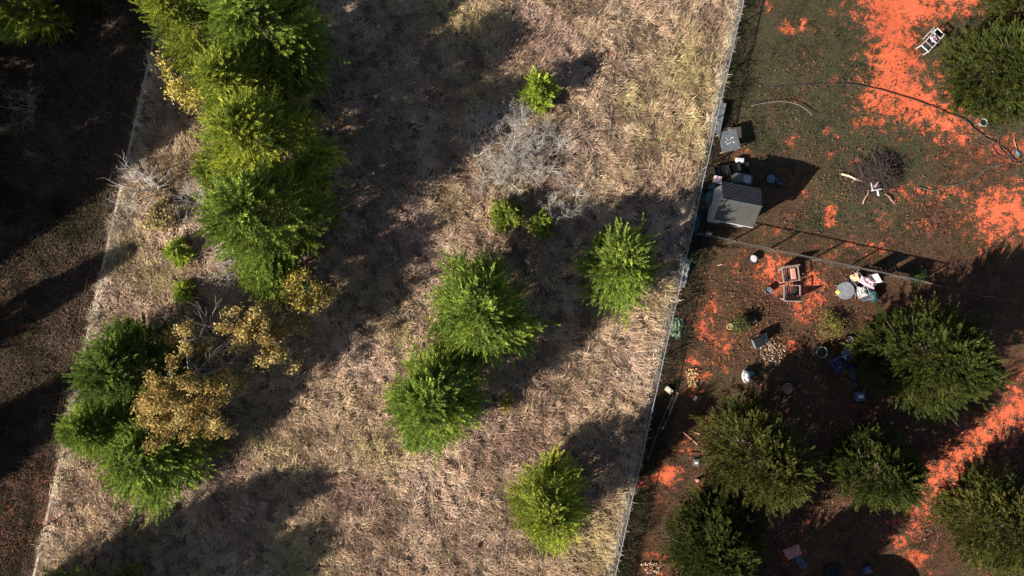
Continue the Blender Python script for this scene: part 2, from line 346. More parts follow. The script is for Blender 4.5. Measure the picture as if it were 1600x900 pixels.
# ------------------------------------------------------------------ trees
def prisms(P0, P1, r0, r1, k=4):
    P0, P1 = np.asarray(P0, float), np.asarray(P1, float); r0, r1 = np.asarray(r0, float), np.asarray(r1, float)
    d = P1 - P0; d /= np.linalg.norm(d, axis=1)[:, None] + 1e-9
    up = np.where(np.abs(d[:, 2:3]) < .9, np.array([[0, 0, 1.]]), np.array([[1., 0, 0]])); a = np.cross(d, up); a /= np.linalg.norm(a, axis=1)[:, None]; b = np.cross(d, a)
    V = []
    for Q, r in ((P0, r0), (P1, r1)):
        for i in range(k):
            t = 2 * math.pi * i / k; V.append(Q + (a * math.cos(t) + b * math.sin(t)) * r[:, None])
    V = np.stack(V, 1).reshape(-1, 3); base = np.arange(len(P0))[:, None] * 2 * k
    F = np.concatenate([base + np.array([[i, (i + 1) % k, k + (i + 1) % k, k + i]]) for i in range(k)])
    return V, F
def unit(v): return v / (np.linalg.norm(v, axis=1)[:, None] + 1e-9)
PROTO = {}
def cedar_meshes(key, Rr, h, seed, tint, dens=1.0, plume=.88, top=.60):
    """eastern red cedar: feathery plumes gathered on limbs round a conical crown"""
    rng = np.random.default_rng(seed)
    nl = int(34 * Rr * dens * (h / 2.3) ** .5) + 14
    t = rng.random(nl) ** .80; th = rng.uniform(0, 2 * np.pi, nl)
    lob = 1 + .13 * np.sin(th * 2 + rng.uniform(0, 6)) + .10 * np.sin(th * 3 + rng.uniform(0, 6)) + .07 * np.sin(th * 5 + rng.uniform(0, 6)) + rng.normal(0, .12, nl)
    prof = lambda q: np.clip((1 - q) ** top, 0, 1) * np.clip(.55 + q * 2.2, 0, 1)
    r = Rr * prof(t) * lob * .86
    zt = .25 + t * (h - .35)
    u = np.stack([np.cos(th), np.sin(th), np.zeros(nl)], 1)
    tipp = u * r[:, None]; tipp[:, 2] = zt
    per = np.clip((rng.uniform(10, 19, nl) * (.6 + .6 * (r / Rr))), 6, 40).astype(int); n = per.sum()
    li = np.repeat(np.arange(nl), per); s = rng.random(n) ** .45
    base = tipp[li].copy(); base[:, 0] *= (.25 + .75 * s); base[:, 1] *= (.25 + .75 * s)
    base[:, 2] += (s - 1) * .35 * r[li]
    sp = .14 * Rr / 2.8 + .09; base += rng.normal(0, 1, (n, 3)) * sp * np.array([[1, 1, .8]])
    base[:, 2] = np.clip(base[:, 2], .15, None)
    ang = rng.normal(0, .42, n); uu = u[li]; ux = uu[:, 0] * np.cos(ang) - uu[:, 1] * np.sin(ang); uy = uu[:, 0] * np.sin(ang) + uu[:, 1] * np.cos(ang)
    lift = .30 + .9 * t[li] ** 1.5 + rng.normal(0, .18, n)
    d = unit(np.stack([ux, uy, lift], 1))
    PL = plume * rng.uniform(.55, 1.15, n) * (.75 + .4 * s)
    leaf = 40; m = n * leaf; q = rng.random(m) ** .8; pi = np.repeat(np.arange(n), leaf)
    rnd = unit(rng.normal(0, 1, (m, 3))); D = d[pi]; side_ = unit(rnd - D * (rnd * D).sum(1)[:, None])
    lp = base[pi] + D * (q * PL[pi])[:, None] + side_ * (.05 * (1 - q))[:, None]
    lp[:, 2] -= .06 * q
    ld = unit(D * .75 + side_ * rng.uniform(.15, .75, m)[:, None]); ll = (.23 * (1 - .6 * q)) * rng.uniform(.6, 1.2, m) * (plume / .75) ** .5
    wv = unit(np.cross(ld, unit(rng.normal(0, 1, (m, 3))))) * (.021 * rng.uniform(.7, 1.4, m))[:, None]
    V = np.stack([lp - wv, lp + wv, lp + ld * ll[:, None]], 1).reshape(-1, 3); F = np.arange(m * 3).reshape(-1, 3)
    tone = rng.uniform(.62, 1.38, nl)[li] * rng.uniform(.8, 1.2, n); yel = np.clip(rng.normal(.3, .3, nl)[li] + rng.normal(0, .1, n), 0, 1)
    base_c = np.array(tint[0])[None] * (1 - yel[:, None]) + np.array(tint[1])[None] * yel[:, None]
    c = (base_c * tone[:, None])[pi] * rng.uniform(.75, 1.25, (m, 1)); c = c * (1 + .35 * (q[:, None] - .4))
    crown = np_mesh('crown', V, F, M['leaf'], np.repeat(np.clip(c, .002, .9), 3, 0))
    # limbs
    a0 = np.zeros((nl, 3)); a0[:, 2] = np.clip(zt - .45 * r, .2, h * .92)
    bv, bf = prisms(a0, tipp, .018 + .012 * r, np.full(nl, .008))
    tz = np.linspace(0, h * .95, 7); tr = .045 * h / 3 * (1 - tz / h) + .02 + .03 * Rr * (tz == 0)
    tp = np.stack([.06 * np.sin(tz), .05 * np.cos(tz * 1.3), tz - .05], 1)
    tv, tf = prisms(tp[:-1], tp[1:], tr[:-1], tr[1:], 8)
    PROTO[key] = dict(crown=crown, branches=np_mesh('branches', bv, bf, M['bark']), trunk=np_mesh('trunk', tv, tf, M['bark']), R=Rr, h=h)
def cedar(key, px, py, label, Rpx=None, rot=0, group='cedar trees', name='cedar_tree', hs=1.0, cat='tree'):
    p = PROTO[key]; sc = 1.0
    if Rpx: sc = 1.08 * Rpx * S * (H - .35 * p['h']) / H / p['R']
    e = bpy.data.objects.new(name, None); COL.objects.link(e)
    x, y, _ = P(px, py, .38 * p['h'] * sc * hs); e.location = (x, y, 0); e.rotation_euler = (0, 0, R_(rot)); e.scale = (sc, sc, sc * hs)
    tag(e, label, cat, group)
    for k in ('trunk', 'branches', 'crown'): link(k, p[k], e)
    return e
G1 = ((.155, .22, .045), (.28, .335, .05))      # fresh green
G2 = ((.20, .25, .045), (.42, .42, .055))      # yellowish
G3 = ((.095, .145, .034), (.18, .23, .040))      # deep green
D1 = ((.040, .053, .014), (.080, .084, .019))      # cedar green with the dimming outside the plot put into it
D2 = ((.050, .060, .016), (.12, .105, .026))  # yellower cedar green, dimmed in the same way
cedar_meshes('a', 3.0, 7.6, 1, G1); cedar_meshes('b', 3.1, 8.4, 2, G2); cedar_meshes('c', 2.9, 7.4, 3, G1)
cedar_meshes('d', 2.4, 5.6, 4, G1, dens=.8, plume=.9); cedar_meshes('e', 2.9, 6.6, 5, G3)
cedar_meshes('f', 3.4, 6.6, 6, D1, dens=1.4, plume=.66, top=.52); cedar_meshes('g', 3.2, 7.0, 7, D2, dens=1.25, plume=.72, top=.66); cedar_meshes('h', 2.4, 5.4, 8, D1, dens=1.1, plume=.62, top=.6)
cedar_meshes('s', .85, 1.9, 9, ((.27, .34, .05), (.37, .42, .07)), dens=1.0, plume=.5)
cedar_meshes('y', .7, 1.3, 10, ((.22, .27, .05), (.30, .31, .06)), dens=.9, plume=.4)
# the belt of cedars along the upper left
cedar('b', 312, 42, 'yellow green cedar at the top of the belt, by the left fence', 66, 10, hs=1.2)
cedar('c', 425, 52, 'tall shaded cedar right behind the yellow green one at the top edge', 88, 80, hs=1.1)
cedar('b', 385, 148, 'cedar above the middle of the belt, beside the golden leaved shrub', 72, 200)
cedar('b', 425, 228, 'cedar with yellow tips in the middle of the belt', 88, 130)
cedar('a', 424, 342, 'broad fresh green cedar at the lower end of the belt', 92, 30, hs=1.05)
cedar('d', 425, 430, 'small green cedar below the belt, above the two golden trees', 46, 60)
# the cluster at lower left
cedar('e', 212, 575, 'dark green cedar forming the shaded upper part of the lower left clump', 80, 10, hs=.85)
cedar('a', 172, 662, 'cedar on the fence line at the left of the lower left clump', 58, 160)
cedar('a', 245, 698, 'bright green cedar at the bottom of the lower left clump, below the golden tree', 92, 250, hs=.58)
# free standing in the meadow
cedar('a', 752, 488, 'large lone cedar in the middle of the meadow with pale top', 86, 100, hs=.85)
cedar('c', 680, 622, 'round cedar touching the lower left side of the large middle one', 80, 10, hs=.85)
cedar('d', 963, 416, 'open crowned cedar between the middle cedar and the long fence', 62, 0, hs=1.08)
cedar('b', 857, 785, 'cedar standing alone near the bottom of the meadow', 68, 220, hs=.9)
sm = 'young cedars in the meadow'
cedar('s', 842, 143, 'lime green sapling above the grey thicket', 25, 0, sm, 'cedar_sapling', cat='sapling')
cedar('y', 792, 336, 'yellowish sapling just under the grey thicket, left of a smaller one', 21, 40, sm, 'cedar_sapling', cat='sapling')
cedar('y', 846, 350, 'smallest yellowish sapling, between the thicket and the open cedar', 17, 90, sm, 'cedar_sapling', cat='sapling')
cedar('s', 279, 394, 'dark green sapling left of the cedar belt, upper of two', 18, 70, sm, 'cedar_sapling', cat='sapling', hs=.7)
cedar('s', 288, 454, 'dark green sapling left of the cedar belt, lower of two', 15, 20, sm, 'cedar_sapling', cat='sapling', hs=.6)
cedar('y', 334, 266, 'olive bush squeezed against the left side of the cedar belt', 23, 50, sm, 'cedar_sapling', cat='sapling')
# yard trees
yd = 'cedars in the yard'
cedar('f', 1572, 112, 'dimmed cedar at the upper right beside the white rack', 86, 0, yd)
cedar('g', 1610, 8, 'dimmed cedar cut by the top right corner', 66, 90, yd)
cedar('f', 1446, 560, 'broad round cedar below the hanging panels of the cross fence', 93, 140, yd)
cedar('g', 1180, 712, 'tall olive cedar with yellow lower sprays beside the long fence', 86, 30, yd, hs=1.15)
cedar('h', 1365, 735, 'smallest yard cedar, shaded, between two bigger ones', 66, 0, yd)
cedar('f', 1115, 852, 'dimmed cedar cut by the bottom edge next to the long fence', 84, 250, yd, hs=.9)
cedar('g', 1560, 818, 'cedar in the lower right corner next to the red track', 86, 200, yd, hs=.9)
# beyond the left fence
lf = 'cedars of the left lot'
cedar('b', 25, 0, 'yellowish dark cedar in the top left corner', 58, 10, lf, hs=1.5)
cedar('g', 112, -22, 'dimmed cedar at the top edge right of the corner cedar', 52, 100, lf)
for i, (px, py, rp, hs_) in enumerate([(-170, 70, 80, 1.9), (-150, 200, 72, 2.2), (-200, 335, 66, 2.5), (-235, 415, 62, 2.4), (-340, 470, 70, 2.3), (-150, 775, 62, 1.1), (60, -150, 90, 1.4), (-140, 725, 26, 3.9), (-260, 620, 40, 3.2)]):
    cedar('f', px, py, 'dimmed cedar standing outside the picture beyond the left edge', rp, i * 50, 'cedars out of view at left', hs=hs_)
for i, (px, py, rp, hs_) in enumerate([(95, 985, 80, 1.15), (-20, 1050, 90, 1.2), (22, 1140, 90, 1.2)]):
    cedar('a', px, py, 'cedar standing outside the picture below the bottom left', rp, i * 70, 'cedars out of view below', hs=hs_)

for i, (px, py, rp, hs_) in enumerate([(1110, 1012, 84, 1.2), (1040, 1080, 90, 1.3)]):
    cedar('f', px, py, 'dimmed cedar standing outside the picture below the yard', rp, i * 70, 'cedars out of view below the yard', hs=hs_)
def branching(rng, starts, depth, spread, shrink=.72, kids=(2, 4), up=.15):
    segs = []; ends = []; st = [(np.array(p, float), np.array(d, float) / np.linalg.norm(d), l, r, depth) for p, d, l, r in starts]
    while st:
        p, d, l, r, k = st.pop()
        mid = p + d * l * .5 + rng.normal(0, .06, 3) * l; e = mid + (d + rng.normal(0, .16, 3)) * l * .5
        e[2] = max(e[2], .05)
        segs.append((p, mid, r, r * .8)); segs.append((mid, e, r * .8, r * .6))
        if k == 0: ends.append((e, d)); continue
        for _ in range(rng.integers(kids[0], kids[1] + 1)):
            nd = d + rng.normal(0, spread, 3); nd[2] += up; nd /= np.linalg.norm(nd)
            q = e if rng.random() < .6 else mid
            st.append((q, nd, l * shrink * rng.uniform(.75, 1.2), r * .58, k - 1))
    return segs, ends
def segmesh(name, segs, mat_, k=3):
    a = np.array([s[0] for s in segs]); b = np.array([s[1] for s in segs]); V, F = prisms(a, b, [s[2] for s in segs], [s[3] for s in segs], k)
    return np_mesh(name, V, F, mat_)
def leafy(name, label, px, py, Rp, h, seed, tint, nleaf, group='golden autumn trees', cat='tree', stems=6, leaf=.13, cover=1.0, sx=1.0):
    rng = np.random.default_rng(seed); Rm = Rp * S * (H - .5 * h) / H
    e = thing(name, label, cat, px, py, 0, group); x, y, _ = P(px, py, .55 * h); e.location = (x, y, 0)
    starts = []
    for i in range(stems):
        a = 2 * np.pi * (i + rng.random() * .6) / stems; tilt = rng.uniform(.25, 1.0)
        starts.append(((0, 0, h * .22), (np.cos(a) * tilt * sx, np.sin(a) * tilt, 1.0), h * .30, .05 * h / 5))
    segs, ends = branching(rng, starts, 4, .42, .74, (2, 3), .05)
    allp = np.array([s[1] for s in segs]); rr = np.hypot(allp[:, 0], allp[:, 1]); kx = Rm / np.percentile(rr, 97); kz = h / np.percentile(allp[:, 2], 99)
    sc = np.array([kx, kx, kz]); segs = [(s[0] * sc, s[1] * sc, s[2], s[3]) for s in segs]; E = np.array([q[0] for q in ends]) * sc; DD = unit(np.array([q[1] for q in ends]))
    tr = [(np.array([0, 0, -.05]), np.array([0, 0, h * .23 * kz]), .09 * h / 5 + .02, .06 * h / 5)]
    link('trunk', segmesh('trunk', tr, M['bark'], 8), e); link('branches', segmesh('branches', segs, M['twig'], 4), e)
    k = rng.random(len(E)) < cover; E = E[k]; DD = DD[k]; tone = rng.uniform(.7, 1.25, len(E)); mixc = np.clip(rng.normal(.5, .3, len(E)), 0, 1)
    ii = rng.integers(0, len(E), nleaf); p = E[ii] + rng.normal(0, .14, (nleaf, 3)) - DD[ii] * rng.random((nleaf, 1)) * .3
    a = unit(rng.normal(0, 1, (nleaf, 3))); b = unit(np.cross(a, rng.normal(0, 1, (nleaf, 3)))); L = leaf * rng.uniform(.6, 1.3, (nleaf, 1))
    V = np.stack([p, p + a * L * .5 + b * L * .35, p + a * L, p + a * L * .5 - b * L * .35], 1).reshape(-1, 3)
    c = (np.array(tint[0])[None] * (1 - mixc[ii][:, None]) + np.array(tint[1])[None] * mixc[ii][:, None]) * tone[ii][:, None] * rng.uniform(.6, 1.35, (nleaf, 1)) * np.where(rng.random((nleaf, 1)) < .18, np.array([[.62, .72, .75]]), 1.0)
    link('leaves', np_mesh('leaves', V, np.arange(nleaf * 4).reshape(-1, 4), M['leaf'], np.repeat(np.clip(c, .003, .95), 4, 0)), e)
    return e
GO = ((.30, .19, .055), (.50, .37, .14))
leafy('golden_tree', 'large tree in golden leaf over the lower left cedar clump', 303, 618, 84, 6.5, 21, GO, 30000, stems=9, cover=.9, leaf=.125)
leafy('golden_tree', 'small golden tree with bare grey twigs to its right, right of the clump', 422, 525, 56, 5.4, 22, GO, 8000, stems=8, cover=.7, leaf=.13)
leafy('golden_tree', 'small olive gold tree at the foot of the cedar belt', 482, 456, 37, 4.6, 23, ((.22, .17, .045), (.36, .27, .06)), 4800, stems=6, cover=.9, leaf=.12)
leafy('golden_shrub', 'yellow leaved shrub on the left side of the cedar belt near the top', 304, 150, 36, 5.4, 24, ((.55, .42, .13), (.48, .40, .08)), 3200, stems=6, cover=.8, leaf=.12, cat='shrub')
leafy('leafy_shrub', 'low olive shrub at the bottom edge left of the meadow', 205, 905, 40, 1.8, 25, ((.10, .13, .03), (.26, .22, .05)), 5000, group='small shrubs', stems=8, cat='shrub')
leafy('leafy_shrub', 'tan leaved shrub between the belt and the left fence', 250, 338, 26, 1.2, 26, ((.42, .32, .16), (.40, .30, .14)), 3000, group='small shrubs', stems=8, cat='shrub')
leafy('leafy_shrub', 'yellow green weed bush in the yard below the debris of the patio', 1300, 508, 22, .7, 27, ((.13, .13, .03), (.24, .19, .04)), 1800, group='small shrubs', stems=9, cat='shrub', leaf=.08)
leafy('leafy_shrub', 'small dark bush beside the yellow lid in the yard', 1156, 506, 13, .8, 28, ((.06, .08, .02), (.10, .10, .03)), 1300, group='small shrubs', stems=7, cat='shrub', leaf=.08)
leafy('leafy_shrub', 'small green bush at the right end of the cross fence', 1432, 432, 13, .7, 29, ((.05, .09, .03), (.08, .11, .03)), 1200, group='small shrubs', stems=7, cat='shrub', leaf=.08)
leafy('leafy_shrub', 'orange brown tuft in the shade right of the round cedar', 790, 632, 13, .6, 30, ((.30, .20, .05), (.25, .22, .06)), 900, group='small shrubs', stems=7, cat='shrub', leaf=.10)
def bare(name, label, px, py, Rp, h, seed, stems, depth=4, mat_='twig', many=False, rad=.03, spread=.5):
    rng = np.random.default_rng(seed); e = thing(name, label, 'shrub', px, py, 0, 'leafless shrubs'); starts = []
    Rm = Rp * S
    for i in range(stems):
        a = rng.uniform(0, 2 * np.pi); rr = Rm * math.sqrt(rng.random()) * .82 if many else .08
        starts.append(((math.cos(a) * rr, math.sin(a) * rr, 0.0), (rng.normal(0, .5) + (0 if many else math.cos(a) * .7), rng.normal(0, .5) + (0 if many else math.sin(a) * .7), .9), (h * .38 if many else h * .42), rad))
    for st in starts:
        segs, ends = branching(rng, [st], depth, spread, .74, (2, 3), .02); link('stem', segmesh('stem', segs, M[mat_], 4), e)
    return e
bare('bare_thicket', 'wide grey leafless thicket in the upper middle of the meadow', 805, 228, 86, 1.7, 31, 98, 5, many=True, rad=.040, spread=.6)
bare('bare_thicket', 'small grey leafless bush at the lower right of the wide thicket', 882, 318, 30, 1.3, 32, 20, 5, many=True, rad=.032, spread=.6)
bare('bare_shrub', 'silver grey dead shrub near the left fence', 250, 296, 34, 2.6, 33, 8, 4, 'paletwig', rad=.05)
bare('bare_shrub', 'bare twiggy shrub at the left foot of the cedar belt', 375, 418, 36, 2.0, 34, 14, 4, 'paletwig', rad=.036)
bare('bare_shrub', 'thin bare shrub pressed against the left of the broad cedar', 318, 325, 30, 1.6, 35, 12, 4, 'paletwig', rad=.032)
bare('bare_shrub', 'leafless grey shrub beside the golden tree of the clump', 350, 575, 26, 5.6, 36, 6, 4, rad=.04)
bare('bare_shrub', 'dim leafless shrub in the shade of the left lot', 55, 170, 38, 1.8, 37, 8, 4, 'deadwood', rad=.03)

# ------------------------------------------------------------------ fences
def fence(name, label, A, B, h, posts, mesh=True, wires=0, rail=True, rm='galv', group=None, th=.024):
    a = Vector(A); b = Vector(B); d = b - a; Ln = d.length; u = d / Ln
    e = bpy.data.objects.new(name, None); COL.objects.link(e); e.location = a; tag(e, label, 'fence', group)
    e.rotation_euler = (0, 0, math.atan2(d.y, d.x))
    rg = random.Random(int(Ln * 10))
    for s in posts:
        s *= Ln; tx, ty = rg.uniform(-.05, .05), rg.uniform(-.06, .06)
        MB().tube([(s, 0, -.1), (s + tx, ty, h + .06), (s + tx, ty, h + .09)], [th * 1.3, th * 1.3, th * .5], 8).build('post', M[rm], e)
    if rail:
        pts = [(Ln * k / 30, .012 * math.sin(k * 1.7), h + .008 * math.sin(k * 2.3)) for k in range(31)]
        MB().tube(pts, th, 6).build('top_rail', M[rm], e)
    if wires:
        for k in range(wires):
            z = h * (k + .6) / wires; MB().tube([(Ln * q / 40, .02 * math.sin(q * 1.3 + k), z - .03 * abs(math.sin(q * math.pi / 4))) for q in range(41)], .004, 3).build('wire', M['rust'], e)
    if mesh:
        sp = .13; n = int(Ln / sp); s0 = np.arange(-int(h / sp), n) * sp; P0 = []; P1 = []
        for q in s0:
            for sg in (1, -1):
                x0, x1 = (q, q + h) if sg == 1 else (q + h, q); z0, z1 = .03, h
                lo, hi = 0.0, Ln
                if x1 != x0:
                    t0, t1 = sorted(((lo - x0) / (x1 - x0), (hi - x0) / (x1 - x0))); t0, t1 = max(0, t0), min(1, t1)
                if t1 - t0 < .05: continue
                P0.append((x0 + (x1 - x0) * t0, .004 * sg, z0 + (z1 - z0) * t0)); P1.append((x0 + (x1 - x0) * t1, .004 * sg, z0 + (z1 - z0) * t1))
        V, F = prisms(P0, P1, np.full(len(P0), .0022), np.full(len(P0), .0022), 3); link('wire_mesh', np_mesh('wire_mesh', V, F, M['wire']), e)
    return e
fence('chain_link_fence', 'long chain link fence with pale top rail dividing meadow and yard', P(1162, -30, 0), P(948, 930, 0), 1.1, [k / 13 for k in range(14)])
fence('chain_link_fence', 'short chain link cross fence running right from the long fence below the shed', P(1084, 367, 0), P(1432, 441, 0), 1.25, [0, .16, .33, .53, .69, .86, 1], rm='railwood', th=.032)
fence('wire_fence', 'low wire fence continuing the cross fence to the right edge', P(1436, 442, 0), P(1640, 486, 0), 1.0, [0.02, .5, 1], mesh=False, wires=2, rail=False, rm='rust')
fence('wire_fence', 'thin wire fence with steel posts along the left side of the meadow', P(258, -27, 0), P(43, 930, 0), 1.2, [k / 9 for k in range(10)], mesh=False, wires=4, rail=False, rm='rust')
# matted pale straw caught on the long fence
def straw():
    rng = np.random.default_rng(91); n = 2600; s = rng.random(n); keep = fbm(s * 34, s * 0, 1.6, 93) > .38; s = s[keep]; n = len(s)
    x = RA[0] + (RB[0] - RA[0]) * s + rng.normal(-.03, .09, n); y = RA[1] + (RB[1] - RA[1]) * s + rng.normal(0, .1, n)
    V, F = blades(x, y, rng.uniform(.0, .7, n) * fbm(s * 34, s * 0, 3, 95) * 1.3, rng.uniform(.2, .42, n), rng.uniform(.015, .035, n), 4.9 + rng.normal(0, .6, n) - np.pi * (rng.random(n) < .4), rng.uniform(.8, 1.5, n), rng)
    c = A_(.30, .26, .21) * rng.uniform(.7, 1.25, (n, 1)); return V, F, np.repeat(c, 5, 0)
sv, sf, scol = straw(); tag(link('straw', np_mesh('straw', sv, sf, M['grass'], scol)), 'pale matted straw caught along the long chain link fence', 'straw', kind='stuff')
for (px, ln, lab, rt) in ((1362, .95, 'dark board hung on the cross fence, left of two', 0), (1400, .95, 'dark board hung on the cross fence, right of two', 0)):
    p = P(px, 0); t0 = (px - 1084) / (1432 - 1084); y = 367 + (441 - 367) * t0
    o = MB().box((0, .05, .62), (ln, .03, .92), bev=.008).build('hanging_board', M['board']); o.location = P(px, y); o.rotation_euler = (0, 0, R_(-12)); tag(o, lab, 'board', 'boards on the cross fence')
    o.location = (o.location.x, o.location.y, .12)

# ------------------------------------------------------------------ shed
def shed():
    e = thing('shed', 'small grey garden shed with gable roof beside the long fence', 'shed', 1148, 325, -11)
    c = P(1158.5, 318, 2.7); e.location = (c[0] - .06, c[1] + .02, 0)
    w2, d2, he, hr = .92, .92, 2.15, 2.9
    m = MB(); m.add([(-w2, -d2, 0), (w2, -d2, 0), (w2, d2, 0), (-w2, d2, 0), (-w2, -d2, he), (w2, -d2, he), (w2, d2, he), (-w2, d2, he), (-w2, 0, hr - .06), (w2, 0, hr - .06)],
        [(0, 1, 5, 4), (2, 3, 7, 6), (1, 2, 6, 9, 5), (3, 0, 4, 8, 7), (4, 5, 9, 8), (6, 7, 8, 9)])
    for k in range(1, 9):
        for sx in (-1, 1): m.box((sx * (w2 + .008), -d2 + 2 * d2 * k / 9, he / 2), (.016, .03, he - .02))
    m.build('wall', M['shedwall'], e)
    ov = 1.05; zz = he - .06; ln = math.hypot(ov, hr - zz); an = math.degrees(math.atan2(hr - zz, ov))
    for sg, mt in ((1, 'roof'), (-1, 'roof2')):
        r = MB(); r.box((0, sg * ov / 2, (hr + zz) / 2 + .02), (2.14, ln, .04), rx=-sg * an)
        if sg == 1:
            for k in range(12):
                f = (k + .5) / 12; r.box((0, sg * ov * f, hr - (hr - zz) * f + .06), (2.15, .04, .06), rx=-sg * an)
        else:
            for k in (-.55, .02, .56): r.box((k, sg * ov / 2, (hr + zz) / 2 + .045), (.03, ln - .01, .015), rx=-sg * an)
        ro = r.build('roof', M[mt], e); ro['label'] = 'dark ribbed roof slope facing away from the sun' if sg == 1 else 'paler smooth roof slope in the sun'
    MB().tube([(-1.08, 0, hr + .045), (1.08, 0, hr + .045)], .04, 6).build('ridge_cap', M['roof'], e)
    MB().box((0, -ov - .012, zz - .0), (2.14, .025, .11)).build('fascia', M['trim'], e)
    dd = MB().box((.1, -d2 - .02, .95), (.8, .04, 1.85), bev=.01).build('door', M['roof2'], e); MB().tube([(.42, -d2 - .05, .9), (.42, -d2 - .07, 1.05)], .015).build('handle', M['galv'], dd)
shed()

# ------------------------------------------------------------------ yard objects
def one(name, label, cat, mb, mt, px, py, rot=0, group=None, smooth=False, z=0.0):
    o = mb.build(name, M[mt], None, smooth); p = P(px, py, z); o.location = (p[0], p[1], z); o.rotation_euler = (0, 0, R_(rot)); return tag(o, label, cat, group)
# grey table and the boards near the fence
e = thing('table', 'square grey table with weathered top near the long fence above the shed', 'table', 1138, 221, 14); e.location = P(1138, 221, .5)[:2] + (0,)
MB().box((0, 0, .70), (1.05, 1.15, .04), bev=.012).build('tabletop', M['board'], e)
for sx in (-1, 1):
    for sy in (-1, 1): MB().box((sx * .44, sy * .50, .34), (.06, .06, .68)).build('leg', M['deadwood'], e)
rg = random.Random(4); m = MB()
for k in range(14): m.blob((rg.uniform(-.25, .3), rg.uniform(-.2, .2), .725), (.07, .05, .012), seed=k, nu=6, nv=4)
m.build('paint_splash', M['offwhite'], e)
one('scrap_board', 'orange edged pale board lying half under the grey table', 'board', MB().box((0, 0, .06), (1.0, .62, .05), bev=.01), 'orange', 1144, 208, 4)
one('scrap_board', 'long grey board propped flat against the long fence above the table', 'board', MB().box((0, 0, .35), (.45, 1.75, .04), ry=-20, bev=.01), 'board', 1121, 187, -12)
# black chairs and boxes behind the shed
def crate(name, label, px, py, rot, dims, mt, group=None):
    x, y, z = dims; t = .03; e = thing(name, label, 'crate', px, py, rot, group)
    MB().box((0, 0, t / 2), (x, y, t)).build('base', M[mt], e)
    for sx in (-1, 1):
        MB().box((sx * (x / 2 - t / 2), 0, t + (z - t) / 2 + .001), (t, y - .002, z - t), bev=.004).build('side', M[mt], e)
        MB().box((0, sx * (y / 2 - t / 2), t + (z - t) / 2 + .001), (x - 2 * t - .004, t, z - t), bev=.004).build('side', M[mt], e)
    m = MB()
    for k in range(1, 5): m.box((-x / 2 + x * k / 5, 0, z * .55), (.02, y - 2 * t - .01, .02))
    m.build('divider', M[mt], e); return e
crate('plastic_crate', 'black crate behind the shed, nearest the long fence', 1124, 269, 8, (.75, .62, .35), 'black', 'black crates behind the shed')
crate('plastic_crate', 'black crate behind the shed, in the middle of the row', 1144, 266, 14, (.6, .6, .42), 'black', 'black crates behind the shed')
crate('plastic_crate', 'black crate behind the shed, at the right end of the row', 1160, 265, 14, (.5, .6, .45), 'black', 'black crates behind the shed')
def cooler(name, label, px, py, rot, d, body, lid, cat='box', group=None):
    e = thing(name, label, cat, px, py, rot, group); MB().box((0, 0, d[2] * .4), (d[0], d[1], d[2] * .8), bev=.02).build('body', M[body], e)
    l = MB().box((0, 0, d[2] * .9 + .002), (d[0] + .03, d[1] + .03, d[2] * .2), bev=.02).build('lid', M[lid], e)
    MB().box((0, 0, d[2] + .012), (d[0] * .6, d[1] * .35, .015), bev=.005).build('inset', M['offwhite'], l); return e
cooler('cooler', 'small white cooler with orange side above the black crates', 1154, 252, -4, (.42, .26, .3), 'orange', 'white', 'cooler')
cooler('carton', 'open topped orange and white carton left of the shed', 1119, 282, -12, (.4, .4, .35), 'orange', 'pink', 'carton')
cooler('storage_box', 'small pale box at the corner of the two chain link fences', 1107, 366, -6, (.3, .26, .25), 'offwhite', 'grey')
one('tarp_bundle', 'teal plastic bundle beside the shed, lower and larger', 'bundle', MB().blob((0, 0, .22), (.75, .8, .6), 3, .3, 20, 12), 'teal', 1110, 310, 0, 'teal bundles left of the shed', True)
one('tarp_bundle', 'teal plastic bundle beside the shed, upper and smaller', 'bundle', MB().blob((0, 0, .2), (.5, .45, .5), 5, .3, 20, 12), 'teal', 1112, 293, 0, 'teal bundles left of the shed', True)
e = thing('cooling_unit', 'grey metal unit with a round fan behind the shed', 'cooling unit', 1160, 283, -11)
e.location = P(1163, 279, 1.1)[:2] + (0,)
MB().box((0, 0, .55), (.9, .5, 1.1), bev=.02).build('housing', M['grey'], e)
MB().lathe([(.20, 0), (.22, 0), (.22, .03), (.18, .03), (.18, .012)], (.15, 0, 1.102)).build('fan_ring', M['galv'], e)
def bucket(name, label, px, py, r, h, mt, fill='soil', group=None, cat='bucket', handle=True, lid=None):
    e = thing(name, label, cat, px, py, random.Random(label).uniform(0, 180), group)
    MB().lathe([(r * .82, 0), (r, h * .96), (r * 1.07, h * .97), (r * 1.07, h), (r * .93, h), (r * .92, h * .8)]).build('shell', M[mt], e, True)
    MB().lathe([(r * .9, h * .72), (r * .9, h * .82)]).build('filling', M[fill], e)
    if lid: MB().lathe([(r * 1.1, h + .003), (r * 1.1, h + .03), (r * .6, h + .045), (r * .2, h + .045)]).build('lid', M[lid], e, True)
    if handle: MB().tube([(r * 1.07 * math.cos(a), .1 * r + r * math.sin(a) * .95, h + .02) for a in np.linspace(0, math.pi, 9)], .009, 5).build('handle', M['galv'], e)
    return e
bucket('bucket', 'blue lidded bucket in the shadow of the shed', 1201, 281, .22, .36, 'bluep', lid='bluep')
bucket('bucket', 'dark bucket right of the blue one in the shed shadow', 1216, 283, .2, .3, 'blue')
bucket('flower_pot', 'black pot with a white rim of filling just below the cross fence', 1174, 405, .24, .32, 'black', 'white', cat='pot', handle=False)
bucket('flower_pot', 'white ringed pot beside the dark cedar at upper right', 1532, 193, .21, .3, 'white', 'black', cat='pot', handle=False)
bucket('bucket', 'grey bucket left of the lower armchair', 1198, 454, .2, .34, 'grey', 'sheet')
bucket('bucket', 'small yellow bucket beside the dark bush in the yard', 1138.5, 510, .16, .25, 'yellow', 'brown', handle=False)
